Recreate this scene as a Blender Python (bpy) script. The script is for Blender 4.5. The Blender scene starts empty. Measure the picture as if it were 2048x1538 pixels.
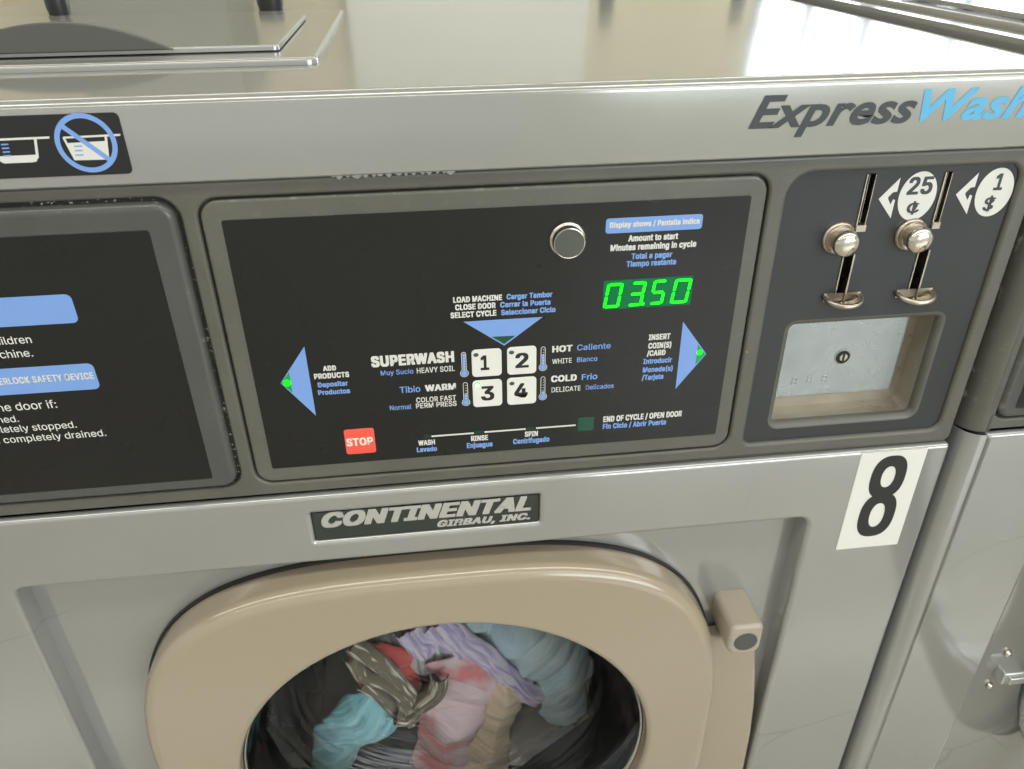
import bpy, math, random
from mathutils import Vector, Matrix, noise
from mathutils.geometry import tessellate_polygon, delaunay_2d_cdt
random.seed(4)
S = bpy.context.scene
COL = S.collection
PI = math.pi
ZT = 1042.5                      # millimetres from floor to the datum of the control panel

# ---------------------------------------------------------------- camera model (all mm, datum = panel corner)
F = 1573.504
CAM = (94.994, -375.179, 126.018)
RM = ((0.99263, -0.12087, -0.00841), (-0.0697, -0.51289, -0.85562), (0.0991, 0.8499, -0.51754))
def at(px, py, Y=0.0):
    a, b = (px-1024)/F, (py-769)/F
    d = [RM[0][k]*a + RM[1][k]*b + RM[2][k] for k in range(3)]
    t = (Y-CAM[1])/d[1]
    return (CAM[0]+t*d[0], CAM[2]+t*d[2])

# ---------------------------------------------------------------- materials
def mat(name, col, rough=.4, metal=0., spec=.5, coat=0., bump=0., bscale=40., var=0., vscale=3., trans=0., emis=None, estr=0., sheen=0., coatr=.05):
    m = bpy.data.materials.new(name); m.use_nodes = True
    nt = m.node_tree; p = nt.nodes['Principled BSDF']
    p.inputs['Base Color'].default_value = (*col, 1)
    p.inputs['Roughness'].default_value = rough
    p.inputs['Metallic'].default_value = metal
    p.inputs['Specular IOR Level'].default_value = spec
    p.inputs['Coat Weight'].default_value = coat
    p.inputs['Coat Roughness'].default_value = coatr
    p.inputs['Sheen Weight'].default_value = sheen
    if emis:
        p.inputs['Emission Color'].default_value = (*emis, 1); p.inputs['Emission Strength'].default_value = estr
    tc = nt.nodes.new('ShaderNodeTexCoord')
    if var:
        n = nt.nodes.new('ShaderNodeTexNoise'); n.inputs['Scale'].default_value = vscale; n.inputs['Detail'].default_value = 5
        nt.links.new(tc.outputs['Object'], n.inputs['Vector'])
        r = nt.nodes.new('ShaderNodeMapRange')
        r.inputs['From Min'].default_value = .3; r.inputs['From Max'].default_value = .7
        r.inputs['To Min'].default_value = 1-var; r.inputs['To Max'].default_value = 1+var
        nt.links.new(n.outputs['Fac'], r.inputs['Value'])
        mx = nt.nodes.new('ShaderNodeVectorMath'); mx.operation = 'SCALE'; mx.inputs[0].default_value = col
        nt.links.new(r.outputs['Result'], mx.inputs['Scale']); nt.links.new(mx.outputs['Vector'], p.inputs['Base Color'])
        r2 = nt.nodes.new('ShaderNodeMapRange')
        r2.inputs['From Min'].default_value = .3; r2.inputs['From Max'].default_value = .7
        r2.inputs['To Min'].default_value = rough*.8; r2.inputs['To Max'].default_value = min(1, rough*1.25)
        nt.links.new(n.outputs['Fac'], r2.inputs['Value']); nt.links.new(r2.outputs['Result'], p.inputs['Roughness'])
    if bump:
        n = nt.nodes.new('ShaderNodeTexNoise'); n.inputs['Scale'].default_value = bscale; n.inputs['Detail'].default_value = 3
        nt.links.new(tc.outputs['Object'], n.inputs['Vector'])
        b = nt.nodes.new('ShaderNodeBump'); b.inputs['Strength'].default_value = bump; b.inputs['Distance'].default_value = .001
        nt.links.new(n.outputs['Fac'], b.inputs['Height']); nt.links.new(b.outputs['Normal'], p.inputs['Normal'])
    return m
M = {}
M['steel'] = mat('grey_enamel_steel', (.383, .390, .374), .09, .5, .5, .1, .025, 7, .04, 5)
M['top'] = mat('glossy_grey_top', (.37, .374, .35), .125, .45, .5, .3, .03, 14, .04, 5, coatr=.07)
M['bezel'] = mat('olive_grey_plastic', (.100, .100, .083), .36, 0, .5, 0, .12, 900, .1, 25)
M['tray'] = mat('grey_plastic_tray', (.105, .106, .088), .38, 0, .5, 0, .12, 900, .08, 25)
M['ltray'] = mat('dark_grey_plastic_tray', (.075, .078, .071), .2, 0, .5, 0, .12, 900, .08, 25)
M['overlay'] = mat('black_film', (.0026, .0036, .0036), .27, 0, .58, 0, .02, 600, .1, 12)
M['coinplate'] = mat('slate_coin_plate', (.024, .0265, .0285), .36, .0, .5, 0, .06, 700, .1, 14)
M['white'] = mat('white_print', (.66, .66, .62), .45)
M['white2'] = mat('white_key', (.72, .72, .67), .35)
M['blue'] = mat('blue_print', (.185, .335, .69), .4)
M['dkblue'] = mat('blue_ink', (.10, .22, .55), .4)
M['black'] = mat('black_print', (.012, .012, .012), .35)
M['charcoal'] = mat('charcoal_ink', (.035, .042, .047), .35)
M['sky'] = mat('light_blue_ink', (.10, .42, .68), .35)
M['red'] = mat('red_key', (.85, .10, .065), .35)
M['redtext'] = mat('pale_pink_print', (.9, .72, .66), .4)
M['dimgreen'] = mat('unlit_green_lens', (.006, .05, .03), .25, emis=(0, .5, .2), estr=.035)
M['tiplit'] = mat('lit_green_lens', (.003, .05, .02), .25, emis=(0, .5, .08), estr=.45)
M['dimgreen2'] = mat('faint_green_lens', (.008, .03, .022), .3)
M['litback'] = mat('green_display_window', (.001, .022, .010), .25, 0, .2, emis=(0.0, .20, .055), estr=.6)
M['lit'] = mat('lit_green_segment', (.0, .3, .0), .3, emis=(.0, 1, .0), estr=1.6)
M['led'] = mat('lit_green_led', (.0, .3, .0), .3, emis=(.0, 1, .0), estr=1.3)
M['ledhot'] = mat('hot_green_led', (.3, .6, .2), .3, emis=(.55, 1, .25), estr=4)
M['ledoff'] = mat('unlit_led', (.05, .075, .06), .3)
M['chrome'] = mat('worn_chrome', (.66, .62, .55), .16, 1, .5, 0, .05, 300, .06, 120)
M['chromeface'] = mat('mirror_chrome', (.52, .55, .55), .1, 1)
M['darkrefl'] = mat('dark_reflection_face', (.17, .185, .18), .16, 1)  # chrome face with a dark reflection put into its colour
M['lint'] = lint = mat('dusty_groove', (.02, .02, .017), .8)
M['fleck'] = mat('orange_fleck', (.6, .2, .04), .5)
M['nickel'] = mat('dull_nickel', (.46, .415, .345), .3, 1, .5, 0, .2, 260, .25, 70)
M['zinc'] = mat('zinc_plate', (.35, .38, .38), .26, .8, .5, 0, .12, 90, .14, 38)
M['brass'] = mat('beige_metal_liner', (.40, .37, .305), .3, .6, .5, 0, .1, 120, .12, 40)
M['tan'] = mat('tan_enamel', (.335, .282, .20), .2, .0, .5, .7, .015, 12, .03, 6, coatr=.1)
M['latch'] = mat('greige_plastic', (.37, .325, .255), .32, 0, .5, .2)
M['rubber'] = mat('black_rubber', (.012, .012, .012), .5)
M['darkhole'] = mat('dark_recess', (.006, .006, .006), .6)
M['knob'] = mat('dark_knob', (.02, .02, .018), .35)
M['plate'] = mat('dark_green_nameplate', (.012, .021, .018), .1, 0, .5, .8)
M['silver'] = mat('silver_lettering', (.66, .68, .67), .22, .75)
M['drum'] = mat('drum_steel', (.36, .365, .37), .36, .9, .5, 0, .1, 60, .3, 14)
M['gasket'] = mat('wet_grey_gasket', (.16, .165, .17), .16, 0, .6, .6, .25, 45, .5, 16)
M['lifter'] = mat('drum_paddle_steel', (.52, .49, .43), .28, .8, .5, 0, .1, 60, .15, 20)
M['tabgrey'] = mat('dark_grey_finger_tab', (.085, .087, .076), .3)
M['grey'] = mat('dim_cap', (.07, .072, .07), .4)
def specks(m, scale, size, col):
    nt = m.node_tree; p = nt.nodes['Principled BSDF']; tc = nt.nodes.new('ShaderNodeTexCoord')
    v = nt.nodes.new('ShaderNodeTexNoise'); v.inputs['Scale'].default_value = scale; v.inputs['Detail'].default_value = 2
    r = nt.nodes.new('ShaderNodeValToRGB'); r.color_ramp.elements[0].position = size; r.color_ramp.elements[1].position = size+.06
    r.color_ramp.elements[0].color = p.inputs['Base Color'].default_value; r.color_ramp.elements[1].color = (*col, 1)
    nt.links.new(tc.outputs['Object'], v.inputs['Vector']); nt.links.new(v.outputs['Fac'], r.inputs[0]); nt.links.new(r.outputs[0], p.inputs['Base Color'])
specks(lint, 420, .60, (.42, .40, .34))
specks(M['tan'], 150, .80, (.62, .58, .5))
def worn(m, col, lo, hi, scale):
    '''light wear along the raised edges of the moulding'''
    nt = m.node_tree; p = nt.nodes['Principled BSDF']; src = p.inputs['Base Color'].links[0].from_socket
    ge = nt.nodes.new('ShaderNodeNewGeometry'); r = nt.nodes.new('ShaderNodeMapRange')
    r.inputs['From Min'].default_value = lo; r.inputs['From Max'].default_value = hi
    tc = nt.nodes.new('ShaderNodeTexCoord'); n = nt.nodes.new('ShaderNodeTexNoise'); n.inputs['Scale'].default_value = scale; n.inputs['Detail'].default_value = 3
    k = nt.nodes.new('ShaderNodeMapRange'); k.inputs['From Min'].default_value = .58; k.inputs['From Max'].default_value = .72
    mu = nt.nodes.new('ShaderNodeMath'); mu.operation = 'MULTIPLY'; mx = nt.nodes.new('ShaderNodeMix'); mx.data_type = 'RGBA'
    nt.links.new(ge.outputs['Pointiness'], r.inputs['Value']); nt.links.new(tc.outputs['Object'], n.inputs['Vector']); nt.links.new(n.outputs['Fac'], k.inputs['Value'])
    nt.links.new(r.outputs['Result'], mu.inputs[0]); nt.links.new(k.outputs['Result'], mu.inputs[1]); nt.links.new(mu.outputs[0], mx.inputs['Factor'])
    nt.links.new(src, mx.inputs['A']); mx.inputs['B'].default_value = (*col, 1); nt.links.new(mx.outputs['Result'], p.inputs['Base Color'])
for q_ in ('bezel', 'tray', 'ltray', 'coinplate'): worn(M[q_], (.34, .33, .28), .515, .56, 170)
def hairlines(m, amount):
    '''a few long faint scratches in the paint'''
    nt = m.node_tree; p = nt.nodes['Principled BSDF']; src = p.inputs['Base Color'].links[0].from_socket
    tc = nt.nodes.new('ShaderNodeTexCoord'); d = nt.nodes.new('ShaderNodeTexNoise'); d.inputs['Scale'].default_value = 4
    ad = nt.nodes.new('ShaderNodeVectorMath'); ad.operation = 'MULTIPLY_ADD'; ad.inputs[1].default_value = (.25, .25, .25)
    v = nt.nodes.new('ShaderNodeTexVoronoi'); v.feature = 'DISTANCE_TO_EDGE'; v.inputs['Scale'].default_value = 6.5
    a = nt.nodes.new('ShaderNodeMapRange'); a.inputs['From Min'].default_value = .002; a.inputs['From Max'].default_value = .010; a.inputs['To Min'].default_value = 1; a.inputs['To Max'].default_value = 0
    n = nt.nodes.new('ShaderNodeTexNoise'); n.inputs['Scale'].default_value = 7
    k = nt.nodes.new('ShaderNodeMapRange'); k.inputs['From Min'].default_value = .54; k.inputs['From Max'].default_value = .62
    mu = nt.nodes.new('ShaderNodeMath'); mu.operation = 'MULTIPLY'; m2 = nt.nodes.new('ShaderNodeMath'); m2.operation = 'MULTIPLY'; m2.inputs[1].default_value = amount
    mx = nt.nodes.new('ShaderNodeMix'); mx.data_type = 'RGBA'; mx.inputs['B'].default_value = (.12, .12, .10, 1)
    nt.links.new(tc.outputs['Object'], d.inputs['Vector']); nt.links.new(d.outputs['Color'], ad.inputs[0]); nt.links.new(tc.outputs['Object'], ad.inputs[2])
    nt.links.new(ad.outputs[0], v.inputs['Vector']); nt.links.new(v.outputs['Distance'], a.inputs['Value']); nt.links.new(tc.outputs['Object'], n.inputs['Vector']); nt.links.new(n.outputs['Fac'], k.inputs['Value'])
    nt.links.new(a.outputs[0], mu.inputs[0]); nt.links.new(k.outputs[0], mu.inputs[1]); nt.links.new(mu.outputs[0], m2.inputs[0]); nt.links.new(m2.outputs[0], mx.inputs['Factor'])
    nt.links.new(src, mx.inputs['A']); nt.links.new(mx.outputs['Result'], p.inputs['Base Color'])
hairlines(M['steel'], .2)
def glass_mat():
    m = bpy.data.materials.new('porthole_glass'); m.use_nodes = True; nt = m.node_tree
    for n in list(nt.nodes): nt.nodes.remove(n)
    o = nt.nodes.new('ShaderNodeOutputMaterial'); mx = nt.nodes.new('ShaderNodeMixShader')
    t = nt.nodes.new('ShaderNodeBsdfTransparent'); g = nt.nodes.new('ShaderNodeBsdfGlossy'); f = nt.nodes.new('ShaderNodeFresnel')
    f.inputs['IOR'].default_value = 1.5; g.inputs['Roughness'].default_value = .02; t.inputs['Color'].default_value = (.93, .95, .95, 1)
    tc = nt.nodes.new('ShaderNodeTexCoord'); sb = nt.nodes.new('ShaderNodeVectorMath'); sb.operation = 'SUBTRACT'; sb.inputs[1].default_value = (.0014, 0, .6155)
    fl_ = nt.nodes.new('ShaderNodeVectorMath'); fl_.operation = 'MULTIPLY'; fl_.inputs[1].default_value = (1, 0, 1)
    ln = nt.nodes.new('ShaderNodeVectorMath'); ln.operation = 'LENGTH'
    nz = nt.nodes.new('ShaderNodeTexNoise'); nz.noise_dimensions = '1D'; nz.inputs['Scale'].default_value = 210; nz.inputs['Detail'].default_value = 3
    bp = nt.nodes.new('ShaderNodeBump'); bp.inputs['Strength'].default_value = .8; bp.inputs['Distance'].default_value = .0016
    nt.links.new(tc.outputs['Object'], sb.inputs[0]); nt.links.new(sb.outputs[0], fl_.inputs[0]); nt.links.new(fl_.outputs[0], ln.inputs[0]); nt.links.new(ln.outputs['Value'], nz.inputs['W'])
    nt.links.new(nz.outputs['Fac'], bp.inputs['Height']); nt.links.new(bp.outputs[0], g.inputs['Normal']); nt.links.new(bp.outputs[0], f.inputs['Normal'])
    nt.links.new(f.outputs[0], mx.inputs[0]); nt.links.new(t.outputs[0], mx.inputs[1]); nt.links.new(g.outputs[0], mx.inputs[2]); nt.links.new(mx.outputs[0], o.inputs[0])
    return m
M['glass'] = glass_mat()

# ---------------------------------------------------------------- mesh builder (mm in the datum frame)
class MB:
    def __init__(s): s.v = []; s.f = []; s.m = []
    def ring(s, P, y):
        i = len(s.v); s.v += [(p[0], y, p[1]) for p in P]; return list(range(i, i+len(P)))
    def ring3(s, P):
        i = len(s.v); s.v += [tuple(p) for p in P]; return list(range(i, i+len(P)))
    def bridge(s, a, b, mi=0, closed=True):
        n = len(a)
        for i in range(n if closed else n-1):
            j = (i+1) % n
            s.f.append((a[i], a[j], b[j], b[i])); s.m.append(mi)
    def cap(s, loops, y, mi=0, flip=False):
        L = [[Vector((p[0], p[1], 0)) for p in l] for l in loops]
        base = len(s.v); flat = [p for l in L for p in l]
        s.v += [(p.x, y, p.y) for p in flat]
        for t in tessellate_polygon(L):
            a, b, c = (flat[k] for k in t)
            ar = (b-a).cross(c-a).z
            if abs(ar) < 1e-9: continue
            if (ar < 0) != flip: t = (t[0], t[2], t[1])
            s.f.append(tuple(base+k for k in t)); s.m.append(mi)
    def plate(s, P, yf, yb, r=1., mi=0, holes=(), n=5, cmi=None, back=False):
        prev = s.ring(P, yb)
        for k in range(n+1):
            a = k/n*PI/2
            cur = s.ring(off(P, r*(1-math.cos(a))), yf+r*(1-math.sin(a)))
            s.bridge(prev, cur, mi); prev = cur
        s.cap([off(P, r)]+[h for h in holes], yf, mi if cmi is None else cmi)
        if back: s.cap([P], yb, mi, True)
    def well(s, H, yf, yb, r=1., mi=0, n=5, floor=None):
        prev = None
        for k in range(n+1):
            a = k/n*PI/2
            cur = s.ring(off(H, -r*(1-math.sin(a))), yf+r*(1-math.cos(a)))
            if prev: s.bridge(prev, cur, mi)
            prev = cur
        s.bridge(prev, s.ring(H, yb), mi)
        if floor is not None: s.cap([H], yb, floor)
    def lathe(s, cx, cz, prof, mi=0, n=48, cap=True):
        prev = None
        for r, y in prof:
            cur = s.ring([(cx+r*math.cos(2*PI*i/n), cz+r*math.sin(2*PI*i/n)) for i in range(n)], y)
            if prev: s.bridge(prev, cur, mi)
            prev = cur
        if cap: s.f.append(tuple(prev)); s.m.append(mi)
    def lathez(s, cx, cy, prof, mi=0, n=40):
        prev = None
        for r, z in prof:
            cur = s.ring3([(cx+r*math.cos(2*PI*i/n), cy+r*math.sin(2*PI*i/n), z) for i in range(n)])
            if prev: s.bridge(prev, cur, mi)
            prev = cur
        s.f.append(tuple(prev)); s.m.append(mi)
    def extx(s, prof, x0, x1, mi=0, ends=True):
        a = s.ring3([(x0, p[0], p[1]) for p in prof]); b = s.ring3([(x1, p[0], p[1]) for p in prof])
        for i in range(len(prof)-1): s.f.append((a[i], b[i], b[i+1], a[i+1])); s.m.append(mi)
        if ends:
            L = [Vector((p[0], p[1], 0)) for p in prof]
            for x, sg in ((x0, -1), (x1, 1)):
                base = len(s.v); s.v += [(x, p.x, p.y) for p in L]
                for t in tessellate_polygon([L]):
                    q = [L[k] for k in t]; ar = (q[1]-q[0]).cross(q[2]-q[0]).z
                    if ar*sg < 0: t = (t[0], t[2], t[1])
                    s.f.append(tuple(base+k for k in t)); s.m.append(mi)
    def extz(s, prof, z0, z1, mi=0):
        a = s.ring3([(p[0], p[1], z0) for p in prof]); b = s.ring3([(p[0], p[1], z1) for p in prof])
        for i in range(len(prof)-1): s.f.append((a[i], a[i+1], b[i+1], b[i])); s.m.append(mi)
    def box(s, x0, x1, y0, y1, z0, z1, mi=0):
        i = len(s.v)
        s.v += [(x, y, z) for x in (x0, x1) for y in (y0, y1) for z in (z0, z1)]
        for f in ((0, 1, 3, 2), (4, 6, 7, 5), (0, 4, 5, 1), (2, 3, 7, 6), (0, 2, 6, 4), (1, 5, 7, 3)):
            s.f.append(tuple(i+k for k in f)); s.m.append(mi)
    def poly(s, P, y, mi=0):
        s.cap([P], y, mi)
    def line(s, a, b, w, y, mi=0):
        a = Vector(a); b = Vector(b); d = (b-a).normalized()*w/2; n = Vector((-d.y, d.x))
        s.poly([a-n, b-n, b+n, a+n], y, mi)
    def tube(s, pts, r, mi=0, n=12, closed=False, flat=1.):
        pts = [Vector(p) for p in pts]; N = len(pts); rings = []
        for i, p in enumerate(pts):
            t = (pts[(i+1) % N]-pts[i-1]) if closed else (pts[min(i+1, N-1)]-pts[max(i-1, 0)])
            t.normalize(); u = t.cross(Vector((0, 0, 1)));
            if u.length < 1e-3: u = Vector((1, 0, 0))
            u.normalize(); w = u.cross(t)
            rr_ = r[i] if isinstance(r, (list, tuple)) else r
            rings.append(s.ring3([p+u*rr_*math.cos(2*PI*k/n)+w*rr_*flat*math.sin(2*PI*k/n) for k in range(n)]))
        for i in range(N if closed else N-1): s.bridge(rings[i], rings[(i+1) % N], mi)
        if not closed:
            s.f.append(tuple(reversed(rings[0]))); s.m.append(mi); s.f.append(tuple(rings[-1])); s.m.append(mi)
    def text(s, st, x0, x1, zb, h, y, mi=0, bold=.0, shear=0., sp=1., face=1):
        V, Fc, w, cap = glyphs(st, bold, shear, sp, face)
        sh = shifts(bold) if face and SANS else [(0, 0)]
        g_ = max(a for a, _ in sh); k = (x1-x0)/(w+2*g_); kz = h/(cap+2*max(b for _, b in sh)); gz = max(b for _, b in sh)
        for j, (dx, dz) in enumerate(sh):           # heavier weight: the same glyph printed with small shifts
            base = len(s.v); yy = y-.003*j
            s.v += [(x0+(v[0]+g_+dx)*k, yy, zb+(v[1]+gz+dz)*kz) for v in V]
            for f in Fc: s.f.append(tuple(base+i for i in f)); s.m.append(mi)
    def ptext(s, st, a, b, hpx, Y, mi, bold=.02, shear=0., sp=1., fn=None):
        if fn: a, b = fn(*a), fn(*b)
        A, B = at(*a, Y), at(*b, Y)
        top = at(a[0], a[1]-hpx/(fn.s if fn else 1), Y)
        s.text(st, A[0], B[0], (A[1]+B[1])/2, top[1]-A[1], Y, mi, bold, shear, sp)
    def obj(s, name, mats, parent=None, root=(0, 0, 0), sharp=32, kind=None):
        me = bpy.data.meshes.new(name)
        ox, oy, oz = root
        me.from_pydata([((v[0])*.001-ox, v[1]*.001-oy, (v[2]+ZT)*.001-oz) for v in s.v], [], s.f)
        for m in (mats if isinstance(mats, (list, tuple)) else [mats]): me.materials.append(M[m] if isinstance(m, str) else m)
        me.polygons.foreach_set('material_index', s.m)
        me.polygons.foreach_set('use_smooth', [True]*len(s.f))
        me.update(); me.set_sharp_from_angle(angle=math.radians(sharp))
        o = bpy.data.objects.new(name, me); COL.objects.link(o)
        if parent: o.parent = parent
        if kind: o['kind'] = kind
        return o

_g = {}
try:                                             # the sans that ships inside Blender; the built-in one if it is missing
    import os
    SANS = bpy.data.fonts.load(os.path.join(bpy.utils.resource_path('LOCAL'), 'datafiles', 'fonts', 'Inter.woff2'))
except Exception:
    SANS = None
def glyphs(st, bold, shear, sp, face=1):
    def make(t):
        c = bpy.data.curves.new('t', 'FONT'); c.body = t
        if face and SANS: c.font = SANS
        c.size = 1; c.offset = 0 if face and SANS else bold; c.shear = shear; c.space_character = sp
        c.resolution_u = 4
        o = bpy.data.objects.new('t', c); COL.objects.link(o)
        dg = bpy.context.evaluated_depsgraph_get(); me = bpy.data.meshes.new_from_object(o.evaluated_get(dg))
        V = [tuple(v.co) for v in me.vertices]; Fc = []
        for p in me.polygons:
            ids = list(p.vertices)
            if p.normal.z < 0: ids.reverse()
            Fc.append(ids)
        bpy.data.objects.remove(o); bpy.data.curves.remove(c); bpy.data.meshes.remove(me)
        return V, Fc
    key = (st, bold, shear, sp, face)
    if key not in _g:
        V, Fc = make(st); H, _ = make('H')
        lo = min(v[1] for v in H); cap = max(v[1] for v in H)-lo; x0 = min(v[0] for v in V); w = max(v[0] for v in V)-x0
        _g[key] = ([(v[0]-x0, v[1]-lo) for v in V], Fc, w, cap)
    return _g[key]

def shifts(b):
    if b < .004: return [(0, 0)]
    if b < .042: return [(0, 0), (b, b*.6), (-b, b*.6), (b, -b*.6), (-b, -b*.6)]
    return [(i*b, j*b*.6) for i in (-1, 0, 1) for j in (-1, 0, 1)]
def off(P, d):
    n = len(P); out = []
    if abs(d) < 1e-9: return [tuple(p) for p in P]
    for i in range(n):
        a, b, c = P[i-1], P[i], P[(i+1) % n]
        e1 = (b[0]-a[0], b[1]-a[1]); e2 = (c[0]-b[0], c[1]-b[1])
        l1 = math.hypot(*e1) or 1; l2 = math.hypot(*e2) or 1
        n1 = (-e1[1]/l1, e1[0]/l1); n2 = (-e2[1]/l2, e2[0]/l2)
        bx, bz = n1[0]+n2[0], n1[1]+n2[1]; q = (bx*bx+bz*bz) or 1
        k = 2*d/q
        out.append((b[0]+bx*k, b[1]+bz*k))
    return out
def rr(x0, x1, z0, z1, r, n=6, rs=None):
    rs = rs or (r, r, r, r)          # bottom right, top right, top left, bottom left
    out = []
    for (cx, cz, a0), q in zip(((x1, z0, -90), (x1, z1, 0), (x0, z1, 90), (x0, z0, 180)), rs):
        sx = -1 if cx == x1 else 1; sz = 1 if cz == z0 else -1
        for k in range(n+1):
            a = math.radians(a0+90*k/n)
            out.append((cx+sx*q+q*math.cos(a), cz+sz*q+q*math.sin(a)))
    return out
def circ(cx, cz, r, n=64): return [(cx+r*math.cos(2*PI*i/n), cz+r*math.sin(2*PI*i/n)) for i in range(n)]
def sq(cx, cz, a, b, e, n=160):
    out = []
    for i in range(n):
        t = 2*PI*i/n; c, s_ = math.cos(t), math.sin(t)
        out.append((cx+a*math.copysign(abs(c)**(2/e), c), cz+b*math.copysign(abs(s_)**(2/e), s_)))
    return out
def crop(ox, oy, s):
    def f(x, y): return (ox+x/s, oy+y/s)
    f.s = s
    return f
def empty(name, loc, label, cat, group=None):
    o = bpy.data.objects.new(name, None); COL.objects.link(o); o.location = loc; o.empty_display_size = .1
    o['label'] = label; o['category'] = cat
    if group: o['group'] = group
    return o
def tag(o, label, cat, group=None):
    o['label'] = label; o['category'] = cat
    if group: o['group'] = group
    return o

# ================================================================ the washing machine
ROOT = (.086, .33, 0.)
wm = empty('washing_machine', ROOT, 'grey front-loading washing machine with lit display, tan porthole door and number 8 sticker', 'washing machine', 'washing machines standing in a row')
def part(mb, name, mats, parent=None, **k): return mb.obj(name, mats, parent or wm, ROOT, **k)
XL, XR, XC = -247., 419.5, 86.
ZFL = -ZT+20
# ---- cabinet top with its folded front band
mb = MB()
prof = [(6, 19.6), (-2.2, 19.6)]
prof += [(-3, 20.4)]
for k in range(9):
    a = k/8*PI/2; prof.append((-3+4.6*(1-math.cos(a)), 57.5-4.6*(1-math.sin(a))))
prof += [(690, 57.5), (690, 0), (12, 0)]
mb.extx(prof, XL, XR)
part(mb, 'cabinet_top', 'top')
# ---- cabinet sides / back (one folded wrapper)
mb = MB()
mb.box(XR-3, XR-.6, 16, 685, ZFL, -1); mb.box(XL+.6, XL+3, 14.5, 685, ZFL, -1); mb.box(XL+3, XR-3, 683, 686, ZFL, -1)
part(mb, 'cabinet_wrapper', 'steel')
# ---- wordmark on the band
cE = crop(1348, 0, 2.926)
mb = MB()
a, b = at(*cE(445, 752), -3.3), at(*cE(1388, 722), -3.3)
h = at(*cE(500, 557), -3.3)[1]-a[1]
mb.text('Express', a[0]-1, b[0]+1, (a[1]+b[1])/2, h, -3.25, 0, .028, .33, 1.03, 0)
a2, b2 = at(*cE(1422, 712), -3.3), at(*cE(2065, 690), -3.3)
mb.text('Wash', a2[0], b2[0], (a2[1]+b2[1])/2, h, -3.25, 1, .028, .33, 1.03, 0)
part(mb, 'lettering', ['charcoal', 'sky'])
# ---- dosing sticker
c0 = crop(0, 0, 2.926)
st = MB()
st.plate(rr(-150, -33, 25, 51.8, 2.4), -3.35, -2.9, .15)
sticker = part(st, 'dosing_sticker', 'black')
g = MB()
YS = -3.45
def Q(f, pts, Y): return [at(*f(*p), Y) for p in pts]
def ccw(P):
    A = sum(P[i-1][0]*P[i][1]-P[i][0]*P[i-1][1] for i in range(len(P)))
    return P if A > 0 else P[::-1]
def gp(pts, y, mi): g.poly(ccw([at(px/2.926, py/2.926, y) for px, py in pts]), y, mi)
gp([(368, 800), (704, 783), (704, 795), (368, 812)], YS, 0)
gp([(366, 808), (380, 808), (452, 938), (436, 938)], YS-.02, 0); gp([(612, 800), (626, 800), (640, 925), (622, 935)], YS-.02, 0)
gp([(382, 838), (626, 824), (636, 905), (620, 934), (452, 938), (432, 925)], YS-.04, 0)
for k in range(3): gp([(432+4*k, 852+26*k), (480+4*k, 850+26*k), (481+4*k, 859+26*k), (434+4*k, 861+26*k)], YS-.06, 1)
gp([(-220, 820), (289, 798), (289, 811), (-220, 833)], YS, 0)
gp([(197, 808), (213, 807), (228, 925), (212, 925)], YS-.02, 0)
gp([(-10, 915), (214, 905), (226, 915), (215, 945), (190, 950), (25, 957), (0, 945)], YS-.04, 0)
for k in range(4): gp([(5+5*k, 842+22*k), (48+5*k, 840+22*k), (50+5*k, 849+22*k), (7+5*k, 851+22*k)], YS-.06, 1)
ctr = at(*c0(505, 838), -3.45); R_ = 12.9
g.cap([circ(ctr[0], ctr[1], R_), circ(ctr[0], ctr[1], R_-2.2)], YS-.1, 1)
g.line((ctr[0]-8.6, ctr[1]+8.2), (ctr[0]+8.6, ctr[1]-8.2), 2.2, YS-.12, 1)
part(g, 'pictogram', ['white', 'blue'], sticker)
# ---- soap dispenser lid on the top
mb = MB()
def lid(mb, x0, x1, y0, y1, z0, z1, rc, r, mi=0):
    P = rr(x0, x1, y0, y1, rc)
    prev = mb.ring3([(p[0], p[1], z0) for p in P])
    for k in range(6):
        a = k/5*PI/2; cur = mb.ring3([(p[0], p[1], z1-r*(1-math.sin(a))) for p in off(P, r*(1-math.cos(a)))])
        mb.bridge(prev, cur, mi); prev = cur
    b = len(mb.v); Pt = off(P, r); mb.v += [(p[0], p[1], z1) for p in Pt]; mb.f.append(tuple(range(b, b+len(Pt)))); mb.m.append(mi)
lid(mb, -230, 47, 69, 300, 57.6, 61.2, 6, 1.9)
soap = part(mb, 'soap_lid', 'top')
mb = MB()
lid(mb, -215, 25, 92, 238, 61.9, 64.6, 3, 1.1)
part(mb, 'dispenser_flap', 'top', soap)
mb = MB()
hx, hr = at(100, 60, 85)[0], 58.
P = [(hx+hr*math.cos(PI*k/40), 64.2+14.5*(1-math.cos(PI*k/40)**2)) for k in range(41)]
mb.plate(ccw(P), 86, 88.6, .7, n=3, back=True)
part(mb, 'finger_tab', 'tabgrey', soap)
for cx, cy, r in ((-177, 345, 8.5), (-14, 345, 10.5)):
    mb = MB(); mb.lathez(cx, cy, [(r*.9, 57.6), (r, 63), (r, 78), (r*.9, 80)])
    part(mb, 'hinge_knob', 'knob', soap)

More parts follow.
